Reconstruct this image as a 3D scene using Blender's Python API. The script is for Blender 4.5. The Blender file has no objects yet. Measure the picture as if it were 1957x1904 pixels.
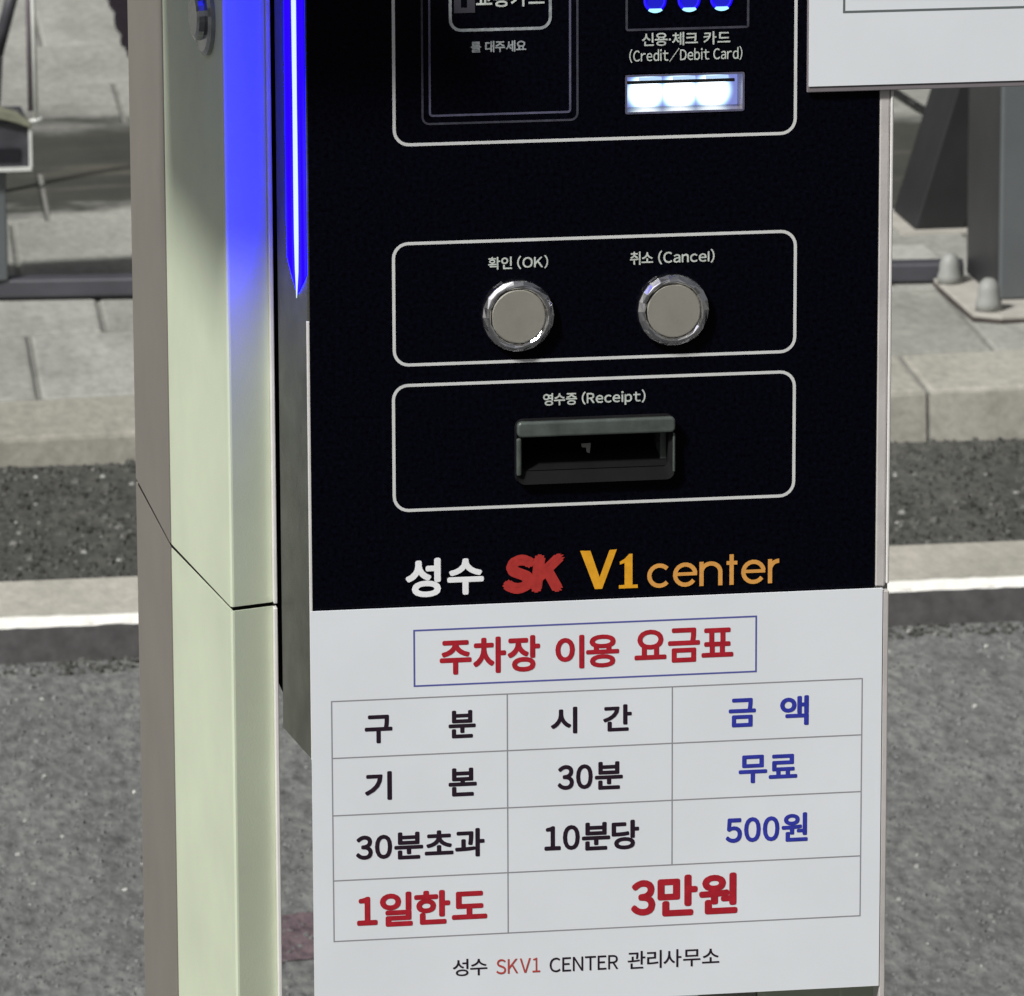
import bpy, bmesh, math, random
from mathutils import Matrix, Vector
random.seed(7)
S = bpy.context.scene
COL = S.collection
R = math.radians

# ------------------------------------------------------------ camera, sky, sun, exposure
cd = bpy.data.cameras.new('camera'); cam = bpy.data.objects.new('camera', cd); COL.objects.link(cam)
rt, up, fw = Vector((0.9884, -0.1518, -0.0037)), Vector((0.0385, 0.2266, 0.9732)), Vector((0.1469, 0.9621, -0.2298))
fw.normalize(); rt = (rt - fw*rt.dot(fw)).normalized(); up = rt.cross(fw)
M = Matrix((rt, up, -fw)).transposed().to_4x4(); M.translation = Vector((-0.4166, -3.4900, 1.8338))
cam.matrix_world = M
cd.sensor_width = 36; cd.lens = 12000/1957*36; cd.clip_start = .05; cd.clip_end = 500
cd.dof.use_dof = True; cd.dof.focus_distance = 3.63; cd.dof.aperture_fstop = 52
S.camera = cam
AZ, EL = 50, 45                                    # key light: from front left, high
to_sun = Vector((-math.sin(R(AZ))*math.cos(R(EL)), -math.cos(R(AZ))*math.cos(R(EL)), math.sin(R(EL))))
sl = bpy.data.lights.new('sun', 'SUN'); sun = bpy.data.objects.new('sun', sl); COL.objects.link(sun)
sun.rotation_euler = to_sun.to_track_quat('Z', 'Y').to_euler(); sun.location = to_sun*20
sl.energy = 4.2; sl.angle = R(7); sl.color = (1.0, .99, .96)
W = bpy.data.worlds.new('World'); S.world = W; W.use_nodes = True
wn, wl = W.node_tree.nodes, W.node_tree.links
sky = wn.new('ShaderNodeTexSky'); sky.sky_type = 'NISHITA'; sky.sun_disc = False
sky.sun_elevation = R(EL); sky.sun_rotation = R(180+AZ); sky.dust_density = 4; sky.ozone_density = 1
hs = wn.new('ShaderNodeHueSaturation'); hs.inputs['Saturation'].default_value = .25
wl.new(sky.outputs[0], hs.inputs['Color']); wl.new(hs.outputs[0], wn['Background'].inputs[0])
wn['Background'].inputs[1].default_value = .041
S.view_settings.view_transform = 'Standard'; S.view_settings.look = 'None'
S.view_settings.exposure = 0.0; S.view_settings.gamma = 1; S.view_settings.use_curve_mapping = False
S.cycles.max_bounces = 6; S.cycles.use_denoising = True

# ------------------------------------------------------------ lettering boxes measured on the kiosk front: x0, x1, z0, z1 in metres
PANEL_TEXT = [('교통카드', [0.09667, 0.136, 1.28654, 1.29729], 'GREYTXT', 0.02), ('를 대주세요', [0.09353, 0.12539, 1.26079, 1.26737], 'DIMTXT', 0.03), ('신용·체크 카드', [0.19208, 0.24332, 1.26171, 1.2694], 'GREYTXT', 0.02), ('(Credit/Debit Card)', [0.18482, 0.25035, 1.25233, 1.26039], 'GREYTXT', 0.012), ('확인 (OK)', [0.10286, 0.13773, 1.13482, 1.14263], 'GREYTXT', 0.02), ('취소 (Cancel)', [0.1852, 0.23468, 1.13484, 1.14303], 'GREYTXT', 0.02), ('영수증 (Receipt)', [0.13448, 0.19444, 1.05293, 1.06172], 'GREYTXT', 0.02), ('성', [0.05369, 0.07446, 0.94338, 0.96656], 'WHITETXT', 0.03), ('수', [0.07813, 0.09955, 0.94391, 0.96553], 'WHITETXT', 0.03), ('SK', [0.11028, 0.14712, 0.94316, 0.96641], 'REDLOGO', 0.05), ('V', [0.15604, 0.1776, 0.94408, 0.96733], 'poly', 'V'), ('1', [0.17883, 0.18994, 0.94377, 0.96432], 'poly', '1'), ('center', [0.1958, 0.27478, 0.94328, 0.96154], 'ORANGE', 0.006)]
SHEET_TEXT = [('주차장', [0.07294, 0.13193, 0.89704, 0.91889], 'RED', 0.03), ('이용', [0.14087, 0.17853, 0.89756, 0.9178], 'RED', 0.03), ('요금표', [0.1875, 0.24611, 0.89862, 0.91935], 'RED', 0.03), ('구', [0.02879, 0.04503, 0.85788, 0.87487], 'INK', 0.03), ('분', [0.0779, 0.0939, 0.85879, 0.87551], 'INK', 0.03), ('시', [0.138, 0.15377, 0.85858, 0.87471], 'INK', 0.03), ('간', [0.16893, 0.18598, 0.85875, 0.87485], 'INK', 0.03), ('금', [0.24349, 0.25971, 0.8579, 0.87536], 'BLUE', 0.03), ('액', [0.27407, 0.29126, 0.85746, 0.87554], 'BLUE', 0.03), ('기', [0.02848, 0.04445, 0.82345, 0.84084], 'INK', 0.03), ('본', [0.07768, 0.09433, 0.82366, 0.84074], 'INK', 0.03), ('30분', [0.14194, 0.18072, 0.82372, 0.84062], 'INK', 0.03), ('무료', [0.24957, 0.28462, 0.82346, 0.84059], 'BLUE', 0.03), ('30분초과', [0.02291, 0.09878, 0.78664, 0.80397], 'INK', 0.03), ('10분당', [0.13411, 0.19039, 0.78672, 0.8046], 'INK', 0.03), ('500원', [0.24192, 0.29115, 0.78663, 0.80425], 'BLUE', 0.03), ('1일한도', [0.02316, 0.10015, 0.74639, 0.76729], 'RED', 0.035), ('3만원', [0.18543, 0.2493, 0.74435, 0.76948], 'RED', 0.04), ('성수', [0.07947, 0.09997, 0.71398, 0.72441], 'INK', 0.006), ('SKV1', [0.10526, 0.13141, 0.71389, 0.72315], 'REDTHIN', 0.006), ('CENTER', [0.13702, 0.17794, 0.71345, 0.72246], 'INK', 0.006), ('관리사무소', [0.18357, 0.23846, 0.71289, 0.72395], 'INK', 0.006)]
FRAMES = [[0.04934, 0.28142, 1.20897, 1.38106], [0.04831, 0.28199, 1.08097, 1.15177], [0.04761, 0.28195, 0.99528, 1.069]]
TITLE_BOX = [0.05811, 0.25958, 0.89122, 0.92445]
COLS = [0.00958, 0.11247, 0.20997, 0.32302]
ROWS = [0.88412, 0.84994, 0.8153, 0.77587, 0.73898]
SHEET = [-0.00216, 0.33476, 0.69498, 0.9382]
NOTICE = [0.28839, 1.23637, 1.23725, 0.30849, 1.27905]
PAD = [0.06988, 1.22523, 0.15063, 0.06564, 1.22056, 0.15486]
ICON = [0.08189, 0.13927, 1.27385, 1.30911]
UBAR = [0.08408, 0.09607, 1.28374, 1.29673]
LEDRINGS = [[0.19961, 1.28772], [0.21928, 1.28779], [0.23807, 1.28788]]
MODULE = [0.1833, 0.25362, 1.27133, 1.30645]
CARD = [0.18272, 0.25142, 1.22307, 1.24513]
BTN = [[0.11972, 1.10816], [0.20998, 1.1084]]
RCPT = [0.11783, 0.21143, 1.00833, 1.04701]
PANEL = [0.0, 0.33, 0.9382]

# ------------------------------------------------------------ materials
def new_mat(name):
    m = bpy.data.materials.new(name); m.use_nodes = True
    return m, m.node_tree.nodes, m.node_tree.links, m.node_tree.nodes['Principled BSDF']
def coords(n, l, scale=(1, 1, 1), kind='Object'):
    tc = n.new('ShaderNodeTexCoord'); mp = n.new('ShaderNodeMapping'); mp.inputs['Scale'].default_value = scale
    if kind == 'World':
        g = n.new('ShaderNodeNewGeometry'); l.new(g.outputs['Position'], mp.inputs[0])
    else: l.new(tc.outputs[kind], mp.inputs[0])
    return mp.outputs[0]
def noise(n, l, vec, scale, detail=6, rough=.6, dist=0):
    t = n.new('ShaderNodeTexNoise'); t.inputs['Scale'].default_value = scale; t.inputs['Detail'].default_value = detail
    t.inputs['Roughness'].default_value = rough; t.inputs['Distortion'].default_value = dist
    l.new(vec, t.inputs['Vector']); return t.outputs['Fac']
def ramp(n, l, fac, stops):
    r = n.new('ShaderNodeValToRGB'); e = r.color_ramp.elements
    while len(e) < len(stops): e.new(.5)
    for k, (p, c) in enumerate(stops):
        e[k].position = p; e[k].color = (*c, 1) if len(c) == 3 else c
    l.new(fac, r.inputs[0]); return r.outputs[0]
def mixc(n, l, fac, a, b, mode='MIX'):
    x = n.new('ShaderNodeMix'); x.data_type = 'RGBA'; x.blend_type = mode
    if isinstance(fac, (int, float)): x.inputs[0].default_value = fac
    else: l.new(fac, x.inputs[0])
    for v, i in ((a, 6), (b, 7)):
        if isinstance(v, tuple): x.inputs[i].default_value = (*v, 1)
        else: l.new(v, x.inputs[i])
    return x.outputs[2]
def math_(n, l, op, a, b=None):
    x = n.new('ShaderNodeMath'); x.operation = op
    for v, i in ((a, 0), (b, 1)):
        if v is None: continue
        if isinstance(v, (int, float)): x.inputs[i].default_value = v
        else: l.new(v, x.inputs[i])
    return x.outputs[0]
def bump(n, l, b, h, strength, dist):
    k = n.new('ShaderNodeBump'); k.inputs['Strength'].default_value = strength; k.inputs['Distance'].default_value = dist
    l.new(h, k.inputs['Height']); l.new(k.outputs[0], b.inputs['Normal'])
def solid(name, c, rough=.5, metal=0, spec=.5, var=.06, scale=60, bmp=0, fine=900):
    """a paint, plastic or metal with faint mottling and grain"""
    m, n, l, b = new_mat(name)
    v = coords(n, l, kind='World')
    f = noise(n, l, v, scale, 5)
    lo = tuple(max(0, x*(1-var)) for x in c); hi = tuple(min(1, x*(1+var)) for x in c)
    l.new(ramp(n, l, f, [(.3, lo), (.7, hi)]), b.inputs['Base Color'])
    f2 = noise(n, l, v, scale*.4, 3)
    l.new(ramp(n, l, f2, [(.3, (rough*.88,)*3), (.7, (min(1, rough*1.12),)*3)]), b.inputs['Roughness'])
    b.inputs['Metallic'].default_value = metal; b.inputs['Specular IOR Level'].default_value = spec
    if bmp: bump(n, l, b, noise(n, l, v, fine, 2), bmp, .0004)
    return m
def emit(name, c, s, base=(.02, .02, .03)):
    m, n, l, b = new_mat(name)
    b.inputs['Base Color'].default_value = (*base, 1); b.inputs['Emission Color'].default_value = (*c, 1)
    b.inputs['Emission Strength'].default_value = s; b.inputs['Roughness'].default_value = .6; b.inputs['Specular IOR Level'].default_value = 0
    return m
MAT = dict(
    CREAM=solid('cream_powder_coat', (.59, .65, .49), .55, bmp=.25, var=.05, scale=14),
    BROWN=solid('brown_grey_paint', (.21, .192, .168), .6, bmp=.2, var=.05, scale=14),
    RAILTRIM=solid('beige_edge_metal', (.56, .53, .51), .35, .1, bmp=.3, var=.12, scale=40),
    TRIM=solid('pale_edge_metal', (.70, .68, .66), .4, bmp=.2),
    STRIP=solid('dark_grey_metal', (.075, .078, .068), .45, .3, bmp=.5, var=.25, scale=50),
    GLOSSBLACK=solid('black_acrylic', (.0016, .0018, .0044), .18, spec=.08, var=.8, scale=420),
    MATTEBLACK=solid('black_plastic', (.006, .006, .007), .7, spec=.2, var=.2),
    GLOOM=solid('dark_inner_metal', (.004, .004, .004), .9, spec=.1),  # near-black, shade of gaps and recesses put into the colour
    PAPER=solid('white_paper', (.76, .79, .825), .75, spec=.25, var=.035, scale=9),
    SLEEVE=solid('grey_clear_sleeve', (.20, .18, .19), .25, spec=.5),
    FRAMELINE=solid('white_screen_print', (.62, .63, .62), .6, spec=.2),
    GREYTXT=solid('grey_screen_print', (.52, .56, .52), .6, spec=.2, var=.2, scale=300),
    DIMTXT=solid('dim_screen_print', (.30, .32, .33), .6, spec=.2, var=.3, scale=300),
    FAINT=solid('faint_groove_edge', (.055, .055, .075), .5, spec=.2, var=.3, scale=200),
    PADLINE=solid('violet_grey_line', (.10, .10, .16), .5, spec=.2, var=.3, scale=120),
    UGREY=solid('dark_grey_print', (.05, .048, .06), .6, spec=.2),
    WHITETXT=solid('white_vinyl', (.86, .86, .88), .5, spec=.3),
    REDLOGO=solid('red_vinyl', (.42, .035, .03), .5, spec=.3, var=.12, scale=200),
    ORANGE=solid('orange_vinyl', (.70, .33, .075), .5, spec=.3, var=.10, scale=200),
    GOLD=solid('amber_vinyl', (.76, .36, .02), .5, spec=.3, var=.12, scale=200),
    RED=solid('red_ink', (.40, .018, .030), .8, spec=.1, var=.15, scale=200),
    REDTHIN=solid('red_ink_thin', (.45, .07, .06), .8, spec=.1, var=.15, scale=200),
    BLUE=solid('blue_ink', (.035, .045, .36), .8, spec=.1, var=.15, scale=200),
    BLUELINE=solid('blue_line_ink', (.10, .11, .36), .8, spec=.1),
    INK=solid('dark_ink', (.022, .012, .022), .8, spec=.1, var=.2, scale=200),
    GRIDLINE=solid('grey_line_ink', (.29, .29, .31), .8, spec=.1),
    NOTICELINE=solid('green_grey_line_ink', (.14, .16, .16), .8, spec=.1),
    CHROME=solid('polished_chrome', (.86, .85, .87), .20, 1.0, var=.05),
    LOCKMETAL=solid('worn_chrome', (.36, .37, .40), .16, 1.0, var=.2, scale=200),
    CAP=solid('brushed_button_face', (.26, .25, .215), .6, .1, var=.06, scale=90, bmp=.15),
    RCPTGREY=solid('grey_bezel_plastic', (.075, .088, .080), .24, spec=.6, var=.25, scale=90),
    POST=solid('grey_steel_paint', (.105, .115, .12), .5, bmp=.2, var=.08, scale=12),
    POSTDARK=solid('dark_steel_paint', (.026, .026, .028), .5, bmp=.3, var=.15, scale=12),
    BRACE=solid('black_steel_paint', (.013, .014, .0145), .6, bmp=.3, var=.3, scale=12),
    RAIL=solid('dark_rail_paint', (.055, .055, .066), .5, bmp=.3, var=.2, scale=14),
    PLATE=solid('dusty_base_plate', (.42, .40, .36), .8, bmp=.4, var=.15, scale=20),
    PLATEEDGE=solid('rusty_plate_edge', (.07, .055, .05), .8, bmp=.4, var=.2),
    BOLTCAP=solid('grey_bolt_cap', (.27, .275, .26), .55, bmp=.3, var=.12, scale=60),
    SIGNBOX=solid('charcoal_plastic', (.05, .05, .06), .5, bmp=.3, var=.35, scale=30),
    SLOT=solid('black_slot', (.003, .003, .008), .6),
    WHITEMETAL=solid('white_tube_paint', (.62, .63, .60), .45, bmp=.2, var=.12, scale=40),
    MAUVE=solid('mauve_grey_tube', (.16, .14, .155), .5, var=.12),
    OLIVE=solid('faded_yellow_strap', (.21, .215, .155), .7, bmp=.4, var=.25, scale=40),
    GRATE=solid('dark_cast_iron', (.018, .012, .018), .6, .3, var=.4, scale=80),
    CABLE=solid('black_cable', (.006, .006, .006), .6),
    LEDCORE=emit('led_core_white', (.74, .93, 1.0), 1.0),
    LEDBLUE=emit('led_lens_blue', (.0006, .0, 1.0), 40.0),
    RINGBLUE=emit('ring_blue', (.008, .0, 1.0), 1.6),
    RINGCORE=emit('ring_core_blue', (.0, .0, .55), 1.0),
    RINGPALE=emit('ring_pale', (.35, .75, 1.0), 1.5),
    CARDLED=emit('card_led_white', (.86, .93, 1.0), 3.2),
    CARDGLOW=emit('card_lens_violet', (.34, .42, .95), .62),
    CARDHALO=emit('card_halo_blue', (.50, .72, 1.0), 1.0),
)
def asphalt(name, dark, light, grit, rough=.9, sc=1.0):
    m, n, l, b = new_mat(name)
    v = coords(n, l, (1, .42, 1), 'World')
    patch = noise(n, l, v, 3.2*sc, 6, .7)
    mid = noise(n, l, v, 14*sc, 6, .7)
    fine = noise(n, l, v, 70*sc, 5, .75)
    vo = n.new('ShaderNodeTexVoronoi'); vo.inputs['Scale'].default_value = 75*sc; l.new(v, vo.inputs['Vector'])
    base = ramp(n, l, patch, [(.3, dark), (.72, light)])
    base = mixc(n, l, .75, base, ramp(n, l, mid, [(.28, (.55,)*3), (.5, (1, 1, 1)), (.75, (1.3, 1.28, 1.22))]), 'MULTIPLY')
    base = mixc(n, l, .9, base, ramp(n, l, fine, [(.30, (.35,)*3), (.5, (1, 1, 1)), (.70, (1.55, 1.52, 1.45))]), 'MULTIPLY')
    spark = ramp(n, l, noise(n, l, v, 38*sc, 3, .8), [(.72, (0,)*3), (.80, (1,)*3)])
    base = mixc(n, l, math_(n, l, 'MULTIPLY', spark, grit), base, (.55, .54, .48))
    l.new(base, b.inputs['Base Color']); b.inputs['Roughness'].default_value = rough
    b.inputs['Specular IOR Level'].default_value = .3
    h = math_(n, l, 'ADD', math_(n, l, 'MULTIPLY', mid, .7), math_(n, l, 'ADD', math_(n, l, 'MULTIPLY', fine, .8), math_(n, l, 'MULTIPLY', vo.outputs['Distance'], .6)))
    bump(n, l, b, h, .45, .008)
    return m
def card_lens(centres, rad):  # back plate of the slot, the LEDs' light painted in as emission
    m, n, l, b = new_mat('card_slot_lens'); g_ = n.new('ShaderNodeNewGeometry'); tot = None
    for c in centres:
        d = n.new('ShaderNodeVectorMath'); d.operation = 'DISTANCE'; l.new(g_.outputs['Position'], d.inputs[0]); d.inputs[1].default_value = c
        mr = n.new('ShaderNodeMapRange'); mr.interpolation_type = 'SMOOTHSTEP'; mr.inputs['From Min'].default_value = rad*1.35; mr.inputs['From Max'].default_value = rad*.55
        l.new(d.outputs['Value'], mr.inputs['Value']); tot = mr.outputs[0] if tot is None else math_(n, l, 'MAXIMUM', tot, mr.outputs[0])
    l.new(ramp(n, l, tot, [(0, (.30, .36, .90)), (.35, (.45, .70, .95)), (.8, (.85, .95, 1.0))]), b.inputs['Emission Color'])
    l.new(math_(n, l, 'ADD', math_(n, l, 'MULTIPLY', tot, 2.2), .70), b.inputs['Emission Strength'])
    b.inputs['Base Color'].default_value = (.05, .05, .08, 1); b.inputs['Roughness'].default_value = .4; b.inputs['Specular IOR Level'].default_value = .1
    return m
_w, _h = CARD[1]-CARD[0], CARD[3]-CARD[2]
CARDC = [(CARD[0]+_w*f-.0016, .0165, CARD[2]+_h*.42) for f in (.235, .52, .80)]
MAT['CARDLENS'] = card_lens(CARDC, .0100)
MAT['ROAD'] = asphalt('road_asphalt', (.120, .124, .122), (.205, .210, .206), .04)
MAT['GUTTER'] = asphalt('old_gutter_asphalt', (.052, .053, .048), (.095, .096, .089), .12, sc=.8)
MAT['LANE'] = asphalt('fresh_lane_asphalt', (.035, .035, .036), (.055, .055, .055), .2)
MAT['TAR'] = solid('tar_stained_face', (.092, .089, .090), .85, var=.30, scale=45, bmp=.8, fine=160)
def stone(name, c0, c1, wet=False, joint=(.6, .6, .57)):
    m, n, l, b = new_mat(name)
    v = coords(n, l, kind='World'); va = coords(n, l, (1, .42, 1), 'World')
    oi = n.new('ShaderNodeObjectInfo')
    f = noise(n, l, va, 6, 7, .7, .4); g = noise(n, l, va, 70, 5, .75)
    base = ramp(n, l, f, [(.28, c0), (.70, c1)])
    base = mixc(n, l, .8, base, ramp(n, l, g, [(.3, (.72,)*3), (.7, (1.22,)*3)]), 'MULTIPLY')
    tint = ramp(n, l, oi.outputs['Random'], [(0, (.86, .86, .84)), (1, (1.1, 1.1, 1.1))])
    base = mixc(n, l, .8, base, tint, 'MULTIPLY')
    if wet:       # a dark band that runs across the paving, with a ragged outline
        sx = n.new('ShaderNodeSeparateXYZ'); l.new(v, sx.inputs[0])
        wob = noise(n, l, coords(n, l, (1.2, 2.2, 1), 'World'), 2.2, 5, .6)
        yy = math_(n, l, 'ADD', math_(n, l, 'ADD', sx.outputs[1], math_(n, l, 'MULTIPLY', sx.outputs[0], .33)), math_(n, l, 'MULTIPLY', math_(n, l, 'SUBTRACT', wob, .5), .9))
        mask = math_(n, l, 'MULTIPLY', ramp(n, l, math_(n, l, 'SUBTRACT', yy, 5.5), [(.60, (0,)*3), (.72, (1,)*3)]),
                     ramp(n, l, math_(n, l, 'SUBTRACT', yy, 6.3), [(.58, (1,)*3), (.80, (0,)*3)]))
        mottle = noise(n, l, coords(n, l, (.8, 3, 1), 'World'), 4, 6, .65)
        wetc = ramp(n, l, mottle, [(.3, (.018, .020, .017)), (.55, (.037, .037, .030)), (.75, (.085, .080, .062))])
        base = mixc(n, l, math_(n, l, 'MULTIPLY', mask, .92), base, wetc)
    l.new(base, b.inputs['Base Color']); b.inputs['Roughness'].default_value = .85; b.inputs['Specular IOR Level'].default_value = .3
    bump(n, l, b, math_(n, l, 'ADD', f, math_(n, l, 'MULTIPLY', g, .4)), .35, .004)
    return m
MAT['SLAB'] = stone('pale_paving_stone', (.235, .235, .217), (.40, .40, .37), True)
MAT['KERB'] = stone('beige_kerb_stone', (.27, .26, .225), (.42, .405, .355))
MAT['ISLAND'] = stone('worn_pale_kerb', (.33, .32, .28), (.55, .52, .46))
MAT['BED'] = stone('dark_joint_bed', (.17, .17, .155), (.24, .24, .22))
MAT['WHITELIP'] = solid('white_kerb_paint', (.86, .85, .80), .6, bmp=.6, var=.1, scale=80)
MAT['MAROON'] = asphalt('faded_maroon_paint', (.115, .085, .096), (.165, .12, .135), .05)
MAT['CONCRETE'] = stone('white_concrete', (.36, .36, .33), (.48, .48, .45))

# ------------------------------------------------------------ mesh helpers
def obj(name, bm, m, parent=None, smooth=False, bev=0, seg=2):
    me = bpy.data.meshes.new(name); bmesh.ops.recalc_face_normals(bm, faces=bm.faces) if bm.faces else None
    bm.to_mesh(me); bm.free()
    if smooth:
        for p in me.polygons: p.use_smooth = True
    for k in (m if isinstance(m, (list, tuple)) else [m]): me.materials.append(MAT[k])
    o = bpy.data.objects.new(name, me); COL.objects.link(o)
    if parent is not None: o.parent = parent
    if bev:
        b = o.modifiers.new('bevel', 'BEVEL'); b.width = bev; b.segments = seg; b.limit_method = 'ANGLE'; b.angle_limit = R(25)
    return o
def empty(name, label, cat, loc=(0, 0, 0), rot=(0, 0, 0), group=None, kind=None):
    o = bpy.data.objects.new(name, None); COL.objects.link(o); o.location = loc; o.rotation_euler = rot
    o.empty_display_size = .05
    if kind: o['kind'] = kind
    else: o['label'] = label; o['category'] = cat
    if group: o['group'] = group
    return o
def tag(o, label, cat, group=None):
    o['label'] = label; o['category'] = cat
    if group: o['group'] = group
    return o
def add_box(bm, x0, x1, y0, y1, z0, z1):
    v = [bm.verts.new(p) for p in ((x0, y0, z0), (x1, y0, z0), (x1, y1, z0), (x0, y1, z0), (x0, y0, z1), (x1, y0, z1), (x1, y1, z1), (x0, y1, z1))]
    return [bm.faces.new([v[i] for i in f]) for f in ((3, 2, 1, 0), (4, 5, 6, 7), (0, 1, 5, 4), (1, 2, 6, 5), (2, 3, 7, 6), (3, 0, 4, 7))]
def box(*a):
    bm = bmesh.new(); add_box(bm, *a); return bm
def prism(pts, z0, z1, bm=None):
    """extrude a plan outline (x, y) upwards"""
    bm = bm or bmesh.new()
    lo = [bm.verts.new((x, y, z0)) for x, y in pts]; hi = [bm.verts.new((x, y, z1)) for x, y in pts]
    n = len(pts); bm.faces.new(lo[::-1]); bm.faces.new(hi)
    for i in range(n): bm.faces.new((lo[i], lo[(i+1) % n], hi[(i+1) % n], hi[i]))
    return bm
def round_corners(bm, w, seg=3):
    ed = [e for e in bm.edges if abs(e.verts[0].co.x-e.verts[1].co.x)+abs(e.verts[0].co.y-e.verts[1].co.y) < 1e-6]
    bmesh.ops.bevel(bm, geom=ed, offset=w, segments=seg, affect='EDGES', profile=.5); return bm
def slab_xz(pts, y0, y1, bm=None):
    """extrude a front outline (x, z) in depth"""
    bm = bm or bmesh.new()
    a = [bm.verts.new((x, y0, z)) for x, z in pts]; b = [bm.verts.new((x, y1, z)) for x, z in pts]
    n = len(pts); bm.faces.new(a); bm.faces.new(b[::-1])
    for i in range(n): bm.faces.new((a[i], b[i], b[(i+1) % n], a[(i+1) % n]))
    return bm
def tube(bm, a, b, r0, r1=None, n=12, caps=True):
    a, b = Vector(a), Vector(b); r1 = r0 if r1 is None else r1
    d = (b-a).normalized(); s = d.orthogonal().normalized(); t = d.cross(s)
    ra = [bm.verts.new(a+r0*(math.cos(2*math.pi*k/n)*s+math.sin(2*math.pi*k/n)*t)) for k in range(n)]
    rb = [bm.verts.new(b+r1*(math.cos(2*math.pi*k/n)*s+math.sin(2*math.pi*k/n)*t)) for k in range(n)]
    for k in range(n): bm.faces.new((ra[k], ra[(k+1) % n], rb[(k+1) % n], rb[k]))
    if caps: bm.faces.new(ra[::-1]); bm.faces.new(rb)
    return bm
def lathe_y(bm, cx, cz, prof, n=32, y_off=0):
    """turn (radius, y) about an axis along y"""
    rings = []
    for r, y in prof:
        if r < 1e-6: rings.append([bm.verts.new((cx, y, cz))])
        else: rings.append([bm.verts.new((cx+r*math.cos(2*math.pi*k/n), y, cz+r*math.sin(2*math.pi*k/n))) for k in range(n)])
    for A, B in zip(rings, rings[1:]):
        for k in range(n):
            q = (k+1) % n
            if len(A) == 1: bm.faces.new((A[0], B[k], B[q]))
            elif len(B) == 1: bm.faces.new((A[k], A[q], B[0]))
            else: bm.faces.new((A[k], A[q], B[q], B[k]))
    return bm
def rrect(x0, x1, z0, z1, r, n=6):
    out = []
    for cx, cz, a0 in ((x1-r, z1-r, 0), (x0+r, z1-r, 90), (x0+r, z0+r, 180), (x1-r, z0+r, 270)):
        for k in range(n+1):
            a = R(a0+90*k/n); out.append((cx+r*math.cos(a), cz+r*math.sin(a)))
    return out
def outline(x0, x1, z0, z1, r, w, y, bm=None, d=.0002):
    """a rounded rectangle line of width w, printed d thick in front of plane y"""
    bm = bm or bmesh.new()
    o = rrect(x0-w/2, x1+w/2, z0-w/2, z1+w/2, r+w/2); i = rrect(x0+w/2, x1-w/2, z0+w/2, z1-w/2, max(1e-4, r-w/2))
    vo = [bm.verts.new((a, y-d, b)) for a, b in o]; vi = [bm.verts.new((a, y-d, b)) for a, b in i]
    n = len(o)
    for k in range(n): bm.faces.new((vo[k], vo[(k+1) % n], vi[(k+1) % n], vi[k]))
    return bm
def line_rect(bm, x0, x1, z0, z1, y):
    v = [bm.verts.new(p) for p in ((x0, y, z0), (x1, y, z0), (x1, y, z1), (x0, y, z1))]; bm.faces.new(v)
FULL = {c: chr(ord(c)+0xFEE0) for c in '0123456789ABCDEFGHIJKLMNOPQRSTUVWXYZabcdefghijkmnopqrstuvwxyz()/'}
GLYPHS = {}
def glyph(ch):
    """outline mesh data of one character in the CJK face (latin and digits through their full-width forms)"""
    if ch not in GLYPHS:
        c = bpy.data.curves.new('glyph', 'FONT'); c.body = FULL.get(ch, ch); c.resolution_u = 4
        o = bpy.data.objects.new('glyph', c); COL.objects.link(o); bpy.context.view_layer.update()
        me = bpy.data.meshes.new_from_object(o); bpy.data.objects.remove(o); bpy.data.curves.remove(c)
        GLYPHS[ch] = ([(v.co.x, v.co.y) for v in me.vertices], [tuple(p.vertices) for p in me.polygons]); bpy.data.meshes.remove(me)
    return GLYPHS[ch]
def text(name, body, boxd, m, y, parent, bold=.0, shear=0):
    pen, items = 0, []
    for ch in body:
        if ch == ' ': pen += .30; continue
        vs, fs = glyph(ch); xs = [v[0] for v in vs]; a, b = min(xs), max(xs)
        k = .86 if ch in '0123456789' else 1.0
        items.append((pen, a, k, vs, fs)); pen += (b-a)*k+(.12 if ch in FULL or ch == 'l' else .10)
    P = [(pn+(x-a)*k+shear*z, z) for pn, a, k, vs, fs in items for x, z in vs]
    ax, bx = min(p[0] for p in P), max(p[0] for p in P); ay, by = min(p[1] for p in P), max(p[1] for p in P)
    x0, x1, z0, z1 = boxd; e = bold*(z1-z0)*.5
    x0, x1, z0, z1 = x0+e, x1-e, z0+e, z1-e
    verts, faces = [], []
    for q, (dx, dz) in enumerate(((0, 0),) if not bold else ((0, 0), (e, 0), (-e, 0), (0, e), (0, -e), (e*.7, e*.7), (-e*.7, -e*.7), (e*.7, -e*.7), (-e*.7, e*.7))):
        for pn, a, k, vs, fs in items:
            o_ = len(verts)
            for x, z in vs:
                X = pn+(x-a)*k+shear*z
                verts.append((x0+(X-ax)/(bx-ax)*(x1-x0)+dx, y-q*1.5e-5, z0+(z-ay)/(by-ay)*(z1-z0)+dz))
            faces += [tuple(i+o_ for i in f) for f in fs]
    me = bpy.data.meshes.new(name); me.from_pydata(verts, [], faces); me.materials.append(MAT[m])
    t = bpy.data.objects.new(name, me); COL.objects.link(t); t.parent = parent
    return t
def ribbon(bm, pts, w, y):
    """a flat stroke of width w along (x, z) points"""
    L_, R_ = [], []
    for i, (x, z) in enumerate(pts):
        a = pts[max(0, i-1)]; c = pts[min(len(pts)-1, i+1)]; dx, dz = c[0]-a[0], c[1]-a[1]; n_ = math.hypot(dx, dz) or 1
        nx_, nz_ = -dz/n_*w/2, dx/n_*w/2
        L_.append(bm.verts.new((x+nx_, y, z+nz_))); R_.append(bm.verts.new((x-nx_, y, z-nz_)))
    for i in range(len(pts)-1): bm.faces.new((L_[i], L_[i+1], R_[i+1], R_[i]))

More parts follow.
